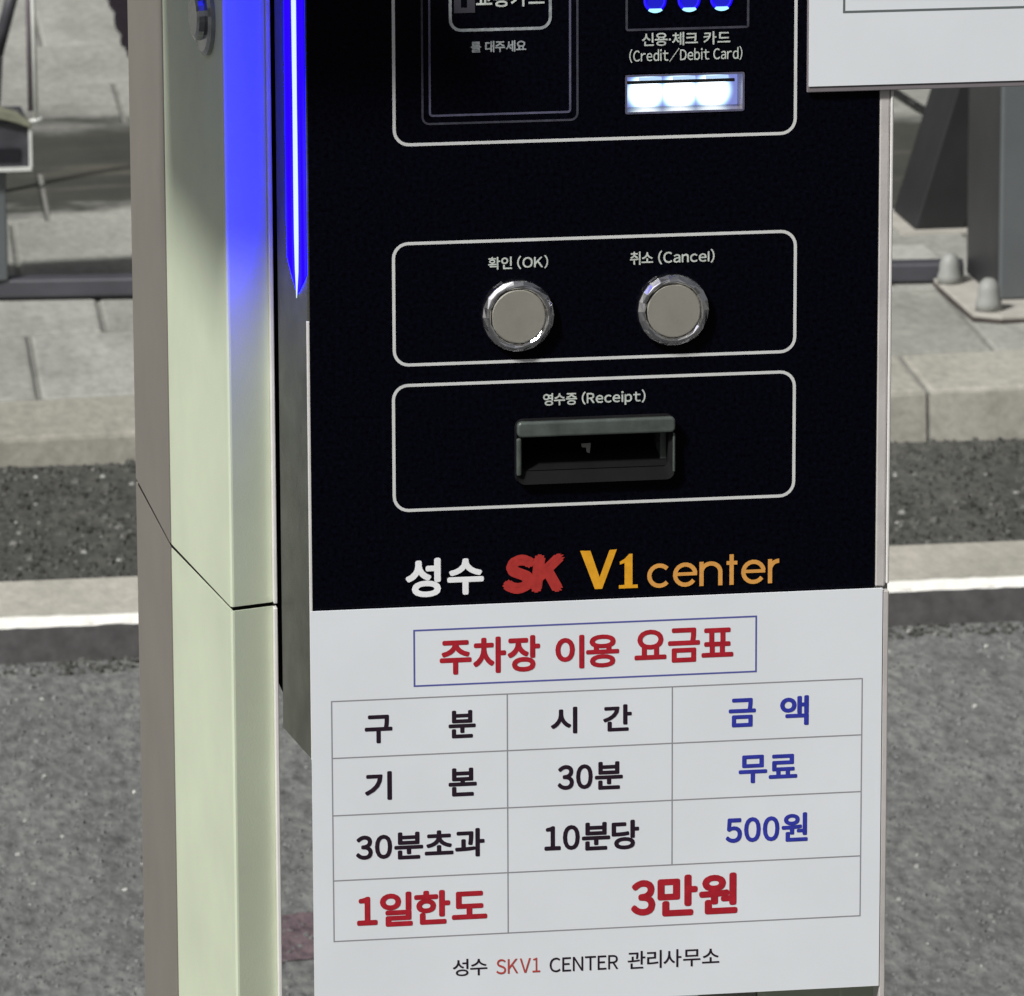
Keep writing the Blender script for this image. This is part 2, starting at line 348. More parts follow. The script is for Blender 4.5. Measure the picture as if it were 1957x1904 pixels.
# ------------------------------------------------------------ the ground, road, kerb and pavement
g = obj('ground', box(-60, 60, -60, 60, -.6, -.30), 'BED'); g['kind'] = 'structure'
g = obj('road', box(-14, 16, .62, 3.56, -.25, 0), 'ROAD'); g['kind'] = 'structure'
g = obj('driving_lane', box(-14, 16, -20, .62, -.25, -.004), 'LANE'); g['kind'] = 'structure'  # unseen ground, coloured dark to cut bounce onto the kiosk
g = obj('gutter', box(-14, 16, 3.56, 4.62, -.25, 0), 'GUTTER'); g['kind'] = 'structure'
bm = bmesh.new()
rq = random.Random(4); up_ = [(.225+.0085*k, 2.445+rq.uniform(-.004, .004)) for k in range(11)]; dn = [(.310-.0095*k, 2.285+rq.uniform(-.012, .012)) for k in range(11)]
bm.faces.new([bm.verts.new((x, y, .0012)) for x, y in up_+dn])
g = obj('road_marking', bm, 'MAROON'); g['kind'] = 'structure'
# loose grit and raised aggregate: real small stones, far too many to count
def island_mat(name, stops, rough=.8):
    m, n, l, b = new_mat(name); g_ = n.new('ShaderNodeNewGeometry')
    l.new(ramp(n, l, g_.outputs['Random Per Island'], stops), b.inputs['Base Color']); b.inputs['Roughness'].default_value = rough
    return m
MAT['GRITDARK'] = island_mat('gutter_aggregate', [(0, (.030, .030, .027)), (.35, (.055, .055, .050)), (.8, (.085, .085, .077)), (.97, (.12, .12, .11)), (.9988, (.45, .45, .42))])
MAT['GRITLIGHT'] = island_mat('road_aggregate', [(0, (.115, .118, .115)), (.3, (.148, .152, .149)), (.75, (.178, .182, .178)), (.985, (.23, .233, .225)), (.9997, (.65, .64, .6))])
def grit(name, m, n_, x0, x1, y0, y1, s0, s1, seed):
    rr = random.Random(seed); V, F = [], []
    for _ in range(n_):
        x, y = rr.uniform(x0, x1), rr.uniform(y0, y1); s = s0+(s1-s0)*rr.random()**2.5; a = rr.uniform(0, 6.28); hh = s*rr.uniform(.35, .9); o_ = len(V)
        for k in range(5):
            q = a+k*1.2566; e = s*rr.uniform(.7, 1.2); V.append((x+e*math.cos(q), y+e*math.sin(q), -.001))
        for k in range(5):
            q = a+.4+k*1.2566; e = s*rr.uniform(.35, .7); V.append((x+e*math.cos(q), y+e*math.sin(q), hh*rr.uniform(.7, 1.1)))
        for k in range(5): F.append((o_+k, o_+(k+1) % 5, o_+5+(k+1) % 5, o_+5+k))
        F.append(tuple(o_+5+k for k in range(5)))
    me = bpy.data.meshes.new(name); me.from_pydata(V, [], F); me.materials.append(MAT[m])
    o = bpy.data.objects.new(name, me); COL.objects.link(o); o['kind'] = 'stuff'; return o
grit('gutter_aggregate', 'GRITDARK', 13000, -.25, 2.0, 3.66, 4.47, .0025, .0085, 5)
grit('kerb_foot_grit', 'GRITDARK', 2600, -.25, 2.0, 3.405, 3.469, .0015, .006, 8)
grit('road_aggregate', 'GRITLIGHT', 20000, -.45, 1.6, 1.7, 3.46, .0016, .0048, 6)
# low island kerb with a whiter strip along its front edge
isl = empty('kerb', '', '', (0, 3.47, 0), kind='structure')
for k in range(-4, 8):
    x0, x1 = -.46+1.005*k, -.46+1.005*k+1.0
    prof = [(0.0, -.05), (0.0, .0430), (.0060, .050), (.186, .050), (.186, -.05)]
    bm = bmesh.new()
    a = [bm.verts.new((x0, y, z)) for y, z in prof]; b = [bm.verts.new((x1, y, z)) for y, z in prof]
    n = len(prof); bm.faces.new(a); bm.faces.new(b[::-1]); 
    for i in range(n): bm.faces.new((a[i], b[i], b[(i+1) % n], a[(i+1) % n]))
    st = obj('kerb_stone', bm, 'ISLAND', isl)
    bm = bmesh.new(); N = 60
    A = []; B = []; D = []
    for i in range(N+1):
        x = x0+(x1-x0)*i/N; j = random.uniform(-.0018, .0018)
        A.append(bm.verts.new((x, -.0016, .0412+random.uniform(-.0012, .0012)))); B.append(bm.verts.new((x, .0052, .0514))); D.append(bm.verts.new((x, .0105+j*2.2, .0513)))
    for i in range(N):
        bm.faces.new((A[i], A[i+1], B[i+1], B[i])); bm.faces.new((B[i], B[i+1], D[i+1], D[i]))
    obj('painted_edge', bm, 'WHITELIP', st)
    obj('tarred_face', box(x0, x1, -.0030, -.0005, -.02, .0408), 'TAR', st)  # front face darker than the rest of the stone
# pavement: one tilted frame, stones and slabs laid in it
PHI, TILT = -.0446, -.0248
pav = empty('pavement', '', '', (.70, 4.444, .0531), (0, TILT, PHI), kind='structure')
def stone_mesh(name, w, d, h, bev, m, seed):
    rr = random.Random(seed); bm = bmesh.new(); add_box(bm, 0, w, 0, d, -h, 0)
    bmesh.ops.bevel(bm, geom=[e for e in bm.edges if all(v.co.z > -1e-6 for v in e.verts)], offset=bev, segments=2, affect='EDGES', profile=.6)
    for v in bm.verts:
        if v.co.z > -bev*1.1: v.co.z += rr.uniform(-.0008, .0008)
    bmesh.ops.recalc_face_normals(bm, faces=bm.faces)
    me = bpy.data.meshes.new(name); bm.to_mesh(me); bm.free(); me.materials.append(MAT[m]); return me
KL = .969
kms = [stone_mesh('kerb_stone', KL-.006, .226, .16, .006, 'KERB', s) for s in range(3)]
for k in range(-4, 4):
    o = bpy.data.objects.new('kerb_stone', kms[k % 3]); COL.objects.link(o); o.parent = pav
    o.location = (.646+KL*k+.003, 0, random.uniform(-.001, .001))
SLN, SLD = .6455, .42
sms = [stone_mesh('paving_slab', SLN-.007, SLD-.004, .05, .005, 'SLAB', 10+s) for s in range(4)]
jo = [.776, -.409, .776, -.457+.0, .70, -.30]
for r_ in range(14):
    v0 = .232+SLD*r_; off = jo[r_ % 6]
    for k in range(-5, 5):
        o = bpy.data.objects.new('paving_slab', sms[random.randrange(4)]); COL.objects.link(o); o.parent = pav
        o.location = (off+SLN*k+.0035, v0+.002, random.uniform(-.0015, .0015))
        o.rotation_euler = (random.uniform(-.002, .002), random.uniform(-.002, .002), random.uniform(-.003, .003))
bm = box(-3.4, 3.2,   .003, 6.3, -.16, -.004)
obj('joint_bed', bm, 'BED', pav)

# ------------------------------------------------------------ background: steel rail, sign stand, post with brace
def zp(x): return .0531+.0248*(x-.70)
a, b = Vector((-1.2, 5.642, 0)), Vector((1.545, 5.080, 0)); d = (b-a); ang = math.atan2(d.y, d.x); L = d.length
rail = empty('steel_rail', 'dark grey square steel rail lying along the pavement behind the kiosk', 'rail', (a.x, a.y, zp(a.x)), (0, -.0243, ang))
obj('tube', box(0, L, 0, .036, .003, .031), 'RAIL', rail, bev=.004)
obj('weld_foot', box(.35, .43, -.004, .05, .0, .0026), 'PLATEEDGE', rail)
obj('weld_foot', box(L-.18, L-.10, -.004, .05, .0, .0026), 'PLATEEDGE', rail)

ss = empty('sign_stand', 'charcoal box with pale edges on a grey post, white tube above it', 'sign stand', (.18, 5.33, zp(.18)))
def ssb(name, m, *a, bev=0, par=None):
    a = [a[0]-.18, a[1]-.18, a[2]-5.33, a[3]-5.33, a[4]-zp(.18), a[5]-zp(.18)]
    return obj(name, box(*a), m, par or ss, bev=bev)
zf = zp(.18)
ssb('post', 'POST', .155, .2045, 5.352, 5.40, zf+.030, .236, bev=.003)
bx = ssb('box', 'SIGNBOX', .02, .2365, 5.336, 5.47, .238, .304, bev=.002)
ssb('slot', 'SLOT', .09, .2235, 5.3335, 5.3345, .247, .266, par=bx)
ssb('edge_strip', 'WHITEMETAL', .02, .2395, 5.330, 5.337, .2335, .2385)
ssb('edge_strip', 'WHITEMETAL', .2362, .2405, 5.330, 5.337, .2390, .306)
bm = bmesh.new()
pr = [(.02, .341), (.10, .336), (.196, .3255), (.222, .3175), (.2395, .3035), (.2395, .296), (.215, .305), (.19, .3115), (.10, .322), (.02, .327)]
slab_xz([(x-.18, z-zf) for x, z in pr], -.006, .02, bm)
obj('strap', bm, 'OLIVE', ss, bev=.002)
bm = bmesh.new(); tube(bm, (.2478-.18, .006, .300-zf), (.2455-.18, .006, .62-zf), .0034, n=14); obj('white_tube', bm, 'WHITEMETAL', ss, smooth=True)
bm = bmesh.new(); tube(bm, (.2405-.18, .012, .318-zf), (.2395-.18, .012, .62-zf), .0038, n=14); obj('mauve_tube', bm, 'MAUVE', ss, smooth=True)  # mauve tube added as the shaded side of the white tube
bm = bmesh.new(); tube(bm, (.239-.18, .005, .3035-zf), (.256-.18, .005, .307-zf), .0034, n=10); obj('foot_clip', bm, 'WHITEMETAL', ss, smooth=True)
bm = bmesh.new(); tube(bm, (.2535-.18, .87, .2607-zf), (.2925-.18, .87, .400-zf), .010, n=12); tube(bm, (.2535-.18, .87, .2607-zf), (.237-.18, .87, zp(.24)-zf), .010, n=12)
obj('rear_leg', bm, 'SIGNBOX', ss, smooth=True)
bm = bmesh.new(); tube(bm, (.2925-.18, .87, .398-zf), (.2478-.18, .006, .615-zf), .006, n=10); obj('stay', bm, 'SIGNBOX', ss, smooth=True)

dg = empty('drain_grate', 'dark ribbed iron grate let into the far pavement beside the kiosk', 'drain grate', (.566, 7.40, zp(.6)), (0, TILT, PHI*.9))
obj('bed', box(.012, .34, 0, 2.0, .0005, .003), 'GRATE', dg)
bm = bmesh.new()
for k in range(66): add_box(bm, 0+random.uniform(-.004, .004), .34, .006+.03*k, .022+.03*k, .0032, .012)
o = obj('bar', bm, 'GRATE', dg); o['kind'] = 'stuff'

px, py = 1.554, 4.905
sp = empty('steel_post', 'thick grey steel post bolted to a base plate on the pavement', 'post', (px, py, zp(px)))
obj('shaft', box(0, .20, 0, .20, .011, 2.6), 'POST', sp, bev=.004)
obj('side_web', box(-.0015, .0, .004, .196, .012, 2.59), 'POSTDARK', sp)  # thin sheet that makes the left side darker than the front
bm = bmesh.new(); prism([(-.055, -.078), (-.02, -.103), (.235, -.103), (.235, .172), (-.055, .172)], .004, .0105, bm)
bp = obj('base_plate', bm, 'PLATE', sp, bev=.0015)
bm = bmesh.new(); prism([(-.0562, -.079), (-.0205, -.1042), (.236, -.1042), (.236, .173), (-.0562, .173)], .0, .0036, bm)
obj('grout_edge', bm, 'PLATEEDGE', bp)
def bolt(x, y, s=1.0):
    bm = bmesh.new()
    prof = [(.0190, 0), (.0185, .012), (.0165, .016), (.0155, .030), (.0125, .039), (.0065, .0445), (0, .0455)]
    rings = []
    for r, z in prof:
        if r == 0: rings.append([bm.verts.new((0, 0, z*s))])
        else: rings.append([bm.verts.new((r*s*math.cos(R(30*k)), r*s*math.sin(R(30*k)), z*s)) for k in range(12)])
    for A, B in zip(rings, rings[1:]):
        for k in range(12):
            q = (k+1) % 12
            bm.faces.new((A[k], A[q], B[q], B[k]) if len(B) > 1 else (A[k], A[q], B[0]))
    bm.faces.new(rings[0][::-1])
    o = obj('bolt_cap', bm, 'BOLTCAP', sp, smooth=True); o.location = (x, y, .0105)
bolt(-.029, -.062); bolt(-.040, .135, .95); bolt(.19, -.062)
# leaning box-section brace behind the post
br = empty('steel_brace', 'dark leaning box beam propped behind the grey post', 'brace', (1.555, 5.47, zp(1.56)))
lean, top = .30, 1.4
bm = bmesh.new()
for z in (.004, top):
    dx = lean*z
    for x, y in ((0, 0), (.078, 0), (.078, .15), (0, .15)): bm.verts.new((dx+x, y, z))
bm.verts.ensure_lookup_table(); v = bm.verts
for f in ((3, 2, 1, 0), (4, 5, 6, 7), (0, 1, 5, 4), (1, 2, 6, 5), (2, 3, 7, 6), (3, 0, 4, 7)): bm.faces.new([v[i] for i in f])
obj('beam', bm, 'BRACE', br, bev=.003)
obj('foot', box(-.02, .10, -.02, .17, -.001, .004), 'PLATE', br)
tag(obj('concrete_block', box(1.20, 1.545, 5.205, 5.345, zp(1.3)-.006, zp(1.3)+.014), 'CONCRETE', bev=.004), 'low pale concrete block lying between the steel rail and the leaning beam', 'concrete block')
bm = bmesh.new()
cp = [(1.62, 6.95), (1.70, 6.78), (1.775, 6.62), (1.78, 6.48), (1.79, 6.36), (1.80, 6.20)]
for p, q in zip(cp, cp[1:]): tube(bm, (*p, zp(p[0])+.008), (*q, zp(q[0])+.008), .0065, n=8)
tag(obj('cable', bm, 'CABLE', smooth=True), 'thin black cable lying on the pavement behind the leaning beam', 'cable')

# ------------------------------------------------------------ the payment kiosk
K = empty('payment_kiosk', 'cream parking payment kiosk with glossy black front and glowing blue strip', 'payment kiosk', (.165, .25, 0))
def kp(o):
    """parent to the kiosk keeping the measured coordinates"""
    o.parent = K; o.matrix_parent_inverse = Matrix.Translation((-.165, -.25, 0)); return o
def kid(o, par): o.parent = par; return o
P2, P3, P1, P0 = (-.0396, .076), (-.0124, .085), (-.0588, .241), (-.0632, .421)
SEAM0, SEAM1, TOPZ, BOT = .9200, .9226, 1.50, .012
def column(dx):
    for nm, z0, z1 in (('upper_column', SEAM1, TOPZ), ('lower_column', BOT, SEAM0)):
        # front cover: the pale side that faces left and the front facet
        c = kp(obj(nm, round_corners(prism([(P2[0]+dx, P2[1]), (P3[0]+dx, P3[1]), (P3[0]+dx, P1[1]), (P1[0]+dx, P1[1])], z0, z1), .0022), 'CREAM'))
        r = obj('rear_shell', prism([(P1[0]+dx-.0003, P1[1]+.0006), (P3[0]+dx, P1[1]+.0006), (P3[0]+dx, P0[1]), (P0[0]+dx, P0[1])], z0, z1), 'BROWN')  # rear side, darker brown-grey than the front cover
        kid(r, c)
        fl = obj('edge_trim', box(P3[0]+dx-.0016, P3[0]+dx+.0008, P3[1]-.0055, P3[1]+.004, z0+(0 if nm[0] == 'u' else .001), z1), 'TRIM', bev=.0006)
        kid(fl, c)
        if nm[0] == 'l' and dx == 0: fl.scale = (1, 1, 1)
    i = .0016
    kp(obj('column_core', prism([(P2[0]+dx+.0014, P2[1]+i), (P3[0]+dx-.002, P3[1]+i), (P3[0]+dx-.002, P0[1]-.01), (P0[0]+dx+.0005, P0[1]-.01), (P1[0]+dx+.0005, P1[1])], .05, TOPZ-.02), 'GLOOM'))  # core added inside, near-black so the seam stays dark
column(0); column(.3672)
kp(obj('foot_plate', box(-.10, .41, .05, .45, .0, .012), 'POSTDARK', bev=.002))
kp(obj('inner_body', box(-.0065, .3352, .092, .41, .862, 1.495), 'GLOOM'))
# deep door frame behind the black front, its left flank carries the light strip
SX = lambda y: -.0012-(y-.002)*.116
fr = [(SX(.002), .002), (.005, .002), (.005, .031), (.326, .031), (.326, .002), (.3312, .002), (.3322, .076), (.322, .082), (.008, .082), (SX(.076), .076)]
kp(obj('door_frame', prism(fr, .8476, 1.49), 'STRIP', bev=.0008))
kp(obj('front_rim', box(-.0018, -.0002, .0012, .0038, .8478, 1.108), 'TRIM', bev=.0003))
kp(obj('side_rail', box(.3308, .3372, .0004, .016, .938, 1.489), 'RAILTRIM', bev=.0012))
kp(obj('lower_rail', box(.3351, .3386, -.0030, .014, .30, .9365), 'RAILTRIM', bev=.0006))
kp(obj('rail_edge', box(.3374, .3392, -.0004, .014, .94, 1.489), 'TRIM', bev=.0007, seg=3))
HX0, HX1, HZ0, HZ1 = CARD[0], CARD[1], CARD[2], CARD[3]
RX0, RX1, RZ0, RZ1 = RCPT[0]+.0035, RCPT[1]-.0035, RCPT[2]+.0075, RCPT[3]-.003
def panel():
    bm = bmesh.new(); X0, X1, Z0, Z1 = 0.0, .3302, .8478, 1.489
    holes = [(HX0, HX1, HZ0, HZ1), (RX0, RX1, RZ0, RZ1)]
    xs = sorted({X0, X1, *[h[0] for h in holes], *[h[1] for h in holes]}); zs = sorted({Z0, Z1, *[h[2] for h in holes], *[h[3] for h in holes]})
    vv = {(x, z): bm.verts.new((x, 0, z)) for x in xs for z in zs}
    for x0, x1 in zip(xs, xs[1:]):
        for z0, z1 in zip(zs, zs[1:]):
            if any(h[0] <= x0 and x1 <= h[1] and h[2] <= z0 and z1 <= h[3] for h in holes): continue
            bm.faces.new((vv[x0, z0], vv[x1, z0], vv[x1, z1], vv[x0, z1]))
    r = bmesh.ops.extrude_face_region(bm, geom=bm.faces[:])
    for e in r['geom']:
        if isinstance(e, bmesh.types.BMVert): e.co.y += .004
    return bm
PANEL_O = kp(obj('front_panel', panel(), 'GLOSSBLACK'))
def pan(o): return kid(o, PANEL_O)
for x0, x1, z0, z1 in FRAMES: pan(obj('printed_frame', outline(x0, x1, z0, z1, .0085, .0018, -.0001), 'FRAMELINE'))
pi = PAD
pan(obj('pad_outline', outline(PAD[0], PAD[2], PAD[1], 1.40, .0015, .0012, -.0001), 'PADLINE'))
pan(obj('pad_outline', outline(PAD[3], PAD[5], PAD[4], 1.404, .004, .0012, -.0001), 'FAINT'))
pan(obj('card_icon', outline(*ICON, .0062, .0017, -.0001), 'DIMTXT'))
ub = bmesh.new(); x0, x1, z0, z1 = UBAR
line_rect(ub, x0, x0+.004, z0, z1, -.0003); line_rect(ub, x1-.0045, x1, z0, z1, -.0003); line_rect(ub, x0+.004, x1-.0045, z0, z0+.003, -.0003)
pan(obj('icon_mark', ub, 'UGREY'))
pan(obj('module_outline', outline(*MODULE, .001, .0013, -.0001), 'FAINT'))
def poly(name, loops, boxd, m, y):
    bm = bmesh.new(); x0, x1, z0, z1 = boxd
    for lp in loops: bm.faces.new([bm.verts.new((x0+a*(x1-x0), y, z0+b*(z1-z0))) for a, b in lp])
    return obj(name, bm, m)
for body, bxd, m, w in PANEL_TEXT:
    if m == 'poly':
        if body == 'V':
            lp = [[(.0, 1), (.30, 1), (.56, .30), (.62, 0), (.42, 0)], [(.62, 0), (.56, .30), (.82, 1), (1, 1)], [(.0, 1), (.0, .95), (.02, .95)]]
            lp = [[(.0, 1), (.28, .99), (.53, .30), (.60, 0), (.40, 0)], [(.60, 0.001), (.53, .30), (.80, .99), (1, 1)]]
        else:
            lp = [[(.30, .10), (.72, .10), (.72, 1), (.55, 1), (.30, .86)], [(0, 0), (1, 0), (1, .10), (0, .10)], [(.30, .86), (.05, .78), (.05, .70), (.30, .74)]]
        pan(poly('logo_letter', lp, bxd, 'GOLD', -.0006))
    elif body == 'center':
        bm = bmesh.new(); X0, X1, Z0, Z1 = bxd; H = .0145; r = H/2-.0012; w = .0025; u = (X1-X0)/7.9; step = [0]
        arc = lambda cx, cz, rx, rz, a0, a1, n=18: [(cx+rx*math.cos(R(a0+(a1-a0)*k/n)), cz+rz*math.sin(R(a0+(a1-a0)*k/n))) for k in range(n+1)]
        ZC = Z0+H/2; YL = -.0006
        cx = X0+.0070; ribbon(bm, arc(cx, ZC, r, r, 42, 318), w, YL)
        for cx in (X0+.0222, X0+.0626):
            ribbon(bm, arc(cx, ZC, r, r, 8, 325), w, YL); ribbon(bm, [(cx-r+.001, ZC+.0004), (cx+r+.0009, ZC+.0004)], w*.8, YL-2e-5)
        cx = X0+.0318; ribbon(bm, [(cx, Z0), (cx, Z0+H)], w, YL); ribbon(bm, [(cx, ZC+.0005)]+arc(cx+r*.92, ZC+r*.15, r*.92, r*.85, 170, 0)+[(cx+r*1.84, Z0)], w, YL-2e-5)
        cx = X0+.0496; ribbon(bm, [(cx, Z0), (cx, Z1)], w, YL); ribbon(bm, [(cx-.003, Z0+H-.0013), (cx+.0034, Z0+H-.0013)], w*.9, YL-2e-5)
        cx = X0+.0724; ribbon(bm, [(cx, Z0), (cx, Z0+H)], w, YL); ribbon(bm, [(cx, ZC+.0004)]+arc(cx+.0052, ZC+r*.1, .0052, r*.9, 170, 88), w, YL-2e-5)
        pan(obj('logo_text', bm, m))
    else:
        nm = 'logo_text' if m in ('WHITETXT', 'REDLOGO', 'ORANGE') else 'printed_text'
        text(nm, body, bxd, m, -.0005, PANEL_O, dict(REDLOGO=.19, WHITETXT=.075).get(m, w*2), .12 if m == 'REDLOGO' else 0)
# light strip on the left flank: rounded blue lens with a white-hot core
LZ0, LZ1 = 1.1215, 1.482
def flank(y, out=0): return (SX(y)-out*.993, y-out*.115)
ys = [.0022, .009, .017, .0245, .032, .041, .050]
outs = [.0003, .0005, .0008, .0009, .0008, .0005, .0003]
bm = bmesh.new(); lo = []; hi = []
for y, q in zip(ys, outs):
    x_, y_ = flank(y, q); lo.append(bm.verts.new((x_, y_, LZ0+.002+abs(y-.0245)**1.6*5))); hi.append(bm.verts.new((x_, y_, LZ1)))
x_, y_ = flank(.0245, .0004); tip = bm.verts.new((x_, y_, LZ0-.002))
for i in range(len(ys)-1): bm.faces.new((lo[i], lo[i+1], hi[i+1], hi[i])); bm.faces.new((tip, lo[i+1], lo[i]))
LS = kp(obj('light_strip', bm, 'LEDBLUE', smooth=True))
bm = bmesh.new(); prev = None
prof = [(-1, .0), (-.6, .0011), (0, .0016), (.6, .0011), (1, .0)]
rows = []
for z, s in ((LZ0-.004, .02), (LZ0+.002, .30), (LZ0+.012, .75), (LZ0+.03, .95), (LZ0+.06, 1.0), (LZ0+.11, .92), (LZ0+.17, 1.04), (LZ0+.24, .95), (LZ1, 1.0)):
    rw = []
    for a, q in prof:
        x_, y_ = flank(.0236+a*.0057*s, .0009+q*.3); rw.append(bm.verts.new((x_, y_, z)))
    rows.append(rw)
for A, B in zip(rows, rows[1:]):
    for i in range(4): bm.faces.new((A[i], A[i+1], B[i+1], B[i]))
kid(obj('led_core', bm, 'LEDCORE', smooth=True), LS)
# blue ring lamps of the card module
for cx, cz in LEDRINGS:
    bm = lathe_y(bmesh.new(), cx, cz, [(0, -.0004), (.0048, -.0004)], 28); d_ = kp(obj('ring_lamp', bm, 'RINGCORE'))
    bm = lathe_y(bmesh.new(), cx, cz, [(.0048, -.0006), (.0056, -.0012), (.0066, -.0006)], 36); kid(obj('glow_ring', bm, 'RINGBLUE'), d_)
    bm = bmesh.new(); k = 12; o_ = []; i_ = []
    for j in range(k+1):
        a = R(232+76*j/k); o_.append(bm.verts.new((cx+.0068*math.cos(a), -.0016, cz+.0068*math.sin(a))))
        i_.append(bm.verts.new((cx+.0068*math.cos(a)*.80, -.0016, cz-.0043)))
    for j in range(k): bm.faces.new((o_[j], o_[j+1], i_[j+1], i_[j]))
    kid(obj('bright_segment', bm, 'RINGPALE'), d_)
# card slot: a lit recess
w_, h_ = HX1-HX0, HZ1-HZ0
CS = kp(obj('card_slot', box(HX0-.0004, HX1+.0004, .0165, .0180, HZ0-.004, HZ1+.004), 'CARDLENS'))
bm = bmesh.new(); add_box(bm, HX0-.001, HX0+.0007, .0, .0165, HZ0, HZ1); add_box(bm, HX1-.0007, HX1+.001, .0, .0165, HZ0, HZ1); add_box(bm, HX0+.0007, HX1-.0007, .0, .0165, HZ0-.001, HZ0+.0008); add_box(bm, HX0+.0007, HX1-.0007, .0, .0165, HZ1-.0008, HZ1+.001)
kid(obj('slot_lining', bm, 'SLEEVE'), CS)
bm = outline(HX0+.0003, HX1-.0003, HZ0+.0003, HZ1-.0003, .0008, .0012, -.0003); kid(obj('slot_rim', bm, 'PADLINE'), CS)
for cx, cy_, cz in CARDC:
    kid(obj('led', lathe_y(bmesh.new(), cx, cz, [(.0056, .0164), (.0048, .0150), (.0028, .0140), (0, .0136)], 22), 'CARDLED', smooth=True), CS)
    kid(obj('lens_line', box(cx-.0068, cx+.0062, -.0010, .0009, HZ1-.0030, HZ1-.0014), 'CARDHALO'), CS)  # glowing dash stands for the LED reflected in the top lip
kid(obj('slot_bar', box(HX0+.0008, HX1-.0055, -.0009, .0012, HZ1-.0050, HZ1-.0034), 'MATTEBLACK'), CS)
# two chrome push buttons
for k, (cx, cz) in enumerate(BTN):
    bm = lathe_y(bmesh.new(), cx, cz, [(.0206, -.0002), (.0213, -.0020), (.0209, -.0042), (.0187, -.0064), (.0172, -.0067), (.0160, -.0050), (.0158, -.002)], 22)
    rq = random.Random(3+k)
    for v in bm.verts:
        v.co.y += rq.uniform(-.0007, .0007) if v.co.y < -.003 else 0
    ring = kp(obj('button', bm, 'CHROME', bev=.0003, seg=1))
    bm = lathe_y(bmesh.new(), cx, cz, [(.0157, -.003), (.0157, -.0052), (.0150, -.0058), (0, -.0059)], 40)
    kid(obj('button_cap', bm, 'CAP'), ring)
# receipt outlet: raised bezel, deep opening, sloping lower lip
bz = bmesh.new()
o4 = rrect(RCPT[0], RCPT[1], RCPT[2], RCPT[3], .0050, 5); i4 = rrect(RCPT[0]+.004, RCPT[1]-.004, RCPT[2]+.008, RCPT[3]-.0095, .0032, 5)
rings = [[bz.verts.new((x, -.0002, z)) for x, z in o4], [bz.verts.new((x*.985+.015*(RCPT[0]+RCPT[1])/2, -.0050, z*.97+.03*(RCPT[2]+RCPT[3])/2)) for x, z in o4], [bz.verts.new((x, -.0030, z)) for x, z in i4], [bz.verts.new((x, .003, z)) for x, z in i4]]
for A, B in zip(rings, rings[1:]):
    for q in range(len(A)): bz.faces.new((A[q], A[(q+1) % len(A)], B[(q+1) % len(A)], B[q]))
RB = kp(obj('receipt_outlet', bz, 'MATTEBLACK'))
zc = (RCPT[2]+RCPT[3])/2
bm = bmesh.new(); slab_xz(rrect(RCPT[0]+.0006, RCPT[1]-.0006, RCPT[3]-.0098, RCPT[3]-.0006, .0028, 4), -.0082, -.0030, bm)
kid(obj('upper_lip', bm, 'RCPTGREY', bev=.0014, seg=3), RB)
kid(obj('side_bar', box(RCPT[0]+.0004, RCPT[0]+.0032, -.0064, -.0032, RCPT[2]+.006, RCPT[3]-.0105), 'RCPTGREY', bev=.001), RB)
kid(obj('side_bar', box(RCPT[1]-.0018, RCPT[1]-.0004, -.0060, -.0032, RCPT[2]+.005, RCPT[3]-.0105), 'RCPTGREY', bev=.0006), RB)
bm = bmesh.new(); prm = [(RCPT[0]+.0045, .024, RCPT[2]+.0170), (RCPT[1]-.0045, .024, RCPT[2]+.0170), (RCPT[1]-.0045, -.0030, RCPT[2]+.0085), (RCPT[0]+.0045, -.0030, RCPT[2]+.0085)]
bm.faces.new([bm.verts.new(p) for p in prm]); kid(obj('chute', bm, 'MATTEBLACK'), RB)
kid(obj('inner_wall', box(RX1-.0040, RX1-.0006, .0045, .024, RZ0, RZ1), 'RCPTGREY'), RB)
kid(obj('back_wall', box(RX0, RX1, .0245, .0255, RZ0, RZ1), 'GLOOM'), RB)
cx = RCPT[0]+(RCPT[1]-RCPT[0])*.47
bm = bmesh.new(); slab_xz([(cx-.004, zc+.0018), (cx+.0016, zc+.0020), (cx+.0010, zc-.0040), (cx-.0008, zc-.0034), (cx-.0012, zc-.0006), (cx-.0036, zc-.0004)], .006, .0065, bm)
kid(obj('paper_tip', bm, 'BOLTCAP'), RB)  # small pale shape inside the opening
# key lock on the upper left cover
cy, cz, rr_ = .118, 1.268, .0235
nx = Vector((-(P1[1]-P2[1]), (P1[0]-P2[0]), 0)).normalized()
fx = P2[0]+(P1[0]-P2[0])*(cy-P2[1])/(P1[1]-P2[1])
def lathe_dir(bm, c, d, prof, n=28):
    d = d.normalized(); s = d.orthogonal().normalized(); t = d.cross(s); rg = []
    for r, h in prof:
        rg.append([bm.verts.new(c+d*h+r*(math.cos(2*math.pi*k/n)*s+math.sin(2*math.pi*k/n)*t)) for k in range(n)] if r > 1e-6 else [bm.verts.new(c+d*h)])
    for A, B in zip(rg, rg[1:]):
        for k in range(n):
            q = (k+1) % n
            bm.faces.new((A[k], A[q], B[q], B[k]) if len(B) > 1 else (A[k], A[q], B[0]))
    return bm
c0 = Vector((fx, cy, cz))
LK = kp(obj('lock', lathe_dir(bmesh.new(), c0, nx, [(rr_, -.001), (rr_, .0025), (rr_*.9, .0040), (rr_*.62, .0044), (rr_*.60, .0075), (rr_*.5, .0085), (0, .0085)]), 'LOCKMETAL'))
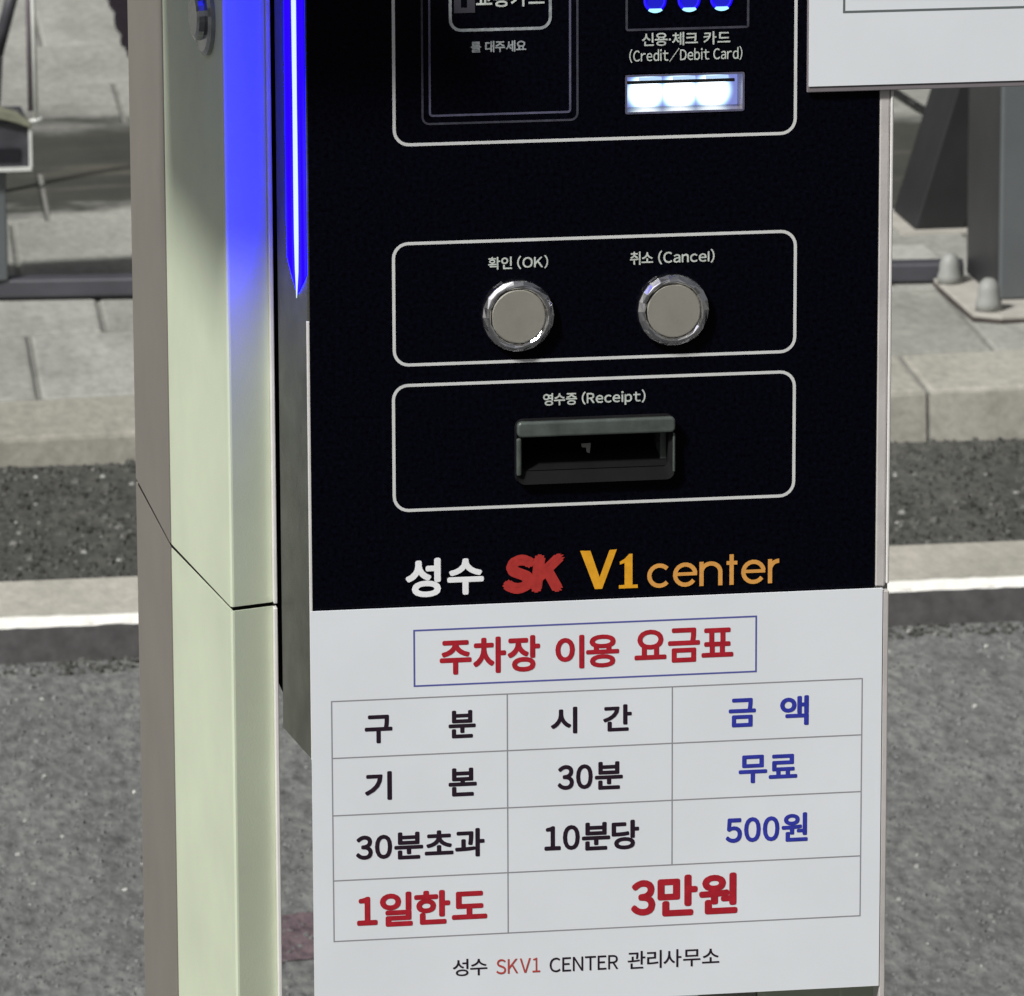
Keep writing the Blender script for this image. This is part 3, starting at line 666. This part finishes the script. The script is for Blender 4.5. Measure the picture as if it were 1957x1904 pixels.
# unseen slab and arm added above the frame, cut to shade the left cover
kp(obj('hood', prism([(-.280, -.12), (-.03, -.12), (-.03, .264), (-.280, .055)], 1.415, 1.435), 'CREAM', bev=.003))
kp(obj('hood_arm', box(-.10, -.045, .15, .42, 1.4355, 1.50), 'CREAM', bev=.003))

# ------------------------------------------------------------ the rate sheet taped over the lower front
RS = obj('rate_sheet', box(SHEET[0], SHEET[1], -.0034, -.0021, SHEET[2], SHEET[3]), 'PAPER')
tag(RS, 'white parking rate table with red, black and blue print on the kiosk front', 'rate sheet')
YP = -.0035
b_ = bmesh.new(); w = .00045
x0, x1, z0, z1 = TITLE_BOX; w = .0005
for a in ((x0-w, x1+w, z0-w, z0+w), (x0-w, x1+w, z1-w, z1+w), (x0-w, x0+w, z0+w, z1-w), (x1-w, x1+w, z0+w, z1-w)): line_rect(b_, *a, YP)
kid(obj('title_box', b_, 'BLUELINE'), RS)
b_ = bmesh.new(); w = .00036
for z in ROWS: line_rect(b_, COLS[0]-w, COLS[3]+w, z-w, z+w, YP)
for i, x in enumerate(COLS):
    for k in range(4):
        if i == 2 and k == 3: continue
        line_rect(b_, x-w, x+w, ROWS[k+1]+w, ROWS[k]-w, YP)
kid(obj('table_grid', b_, 'GRIDLINE'), RS)
for body, bxd, m, wt in SHEET_TEXT: text('printed_text', body, bxd, m, YP, RS, wt*2.1 if wt > .01 else .02)

# ------------------------------------------------------------ the notice sticking out past the upper right edge
NX, NZ, NZ2, BXn, BZn = NOTICE
NS = empty('notice_board', 'blank corner of a white notice sticking out past the kiosk top right', 'notice', (NX, 0, NZ))
def nt(o): o.parent = NS; o.matrix_parent_inverse = Matrix.Translation((-NX, 0, -NZ)); return o
nt(obj('sleeve', box(NX-.0008, .520, -.0036, -.0012, NZ-.0036, 1.492), 'SLEEVE', bev=.0005))
nt(obj('paper', box(NX, .518, -.0044, -.0037, NZ, 1.49), 'PAPER'))
bm = bmesh.new(); w = .0006
for a in ((BXn-w, .50+w, BZn-w, BZn+w), (BXn-w, BXn+w, BZn+w, 1.475), (.50-w, .50+w, BZn+w, 1.475)): line_rect(bm, *a, -.0046)
nt(obj('printed_border', bm, 'NOTICELINE'))
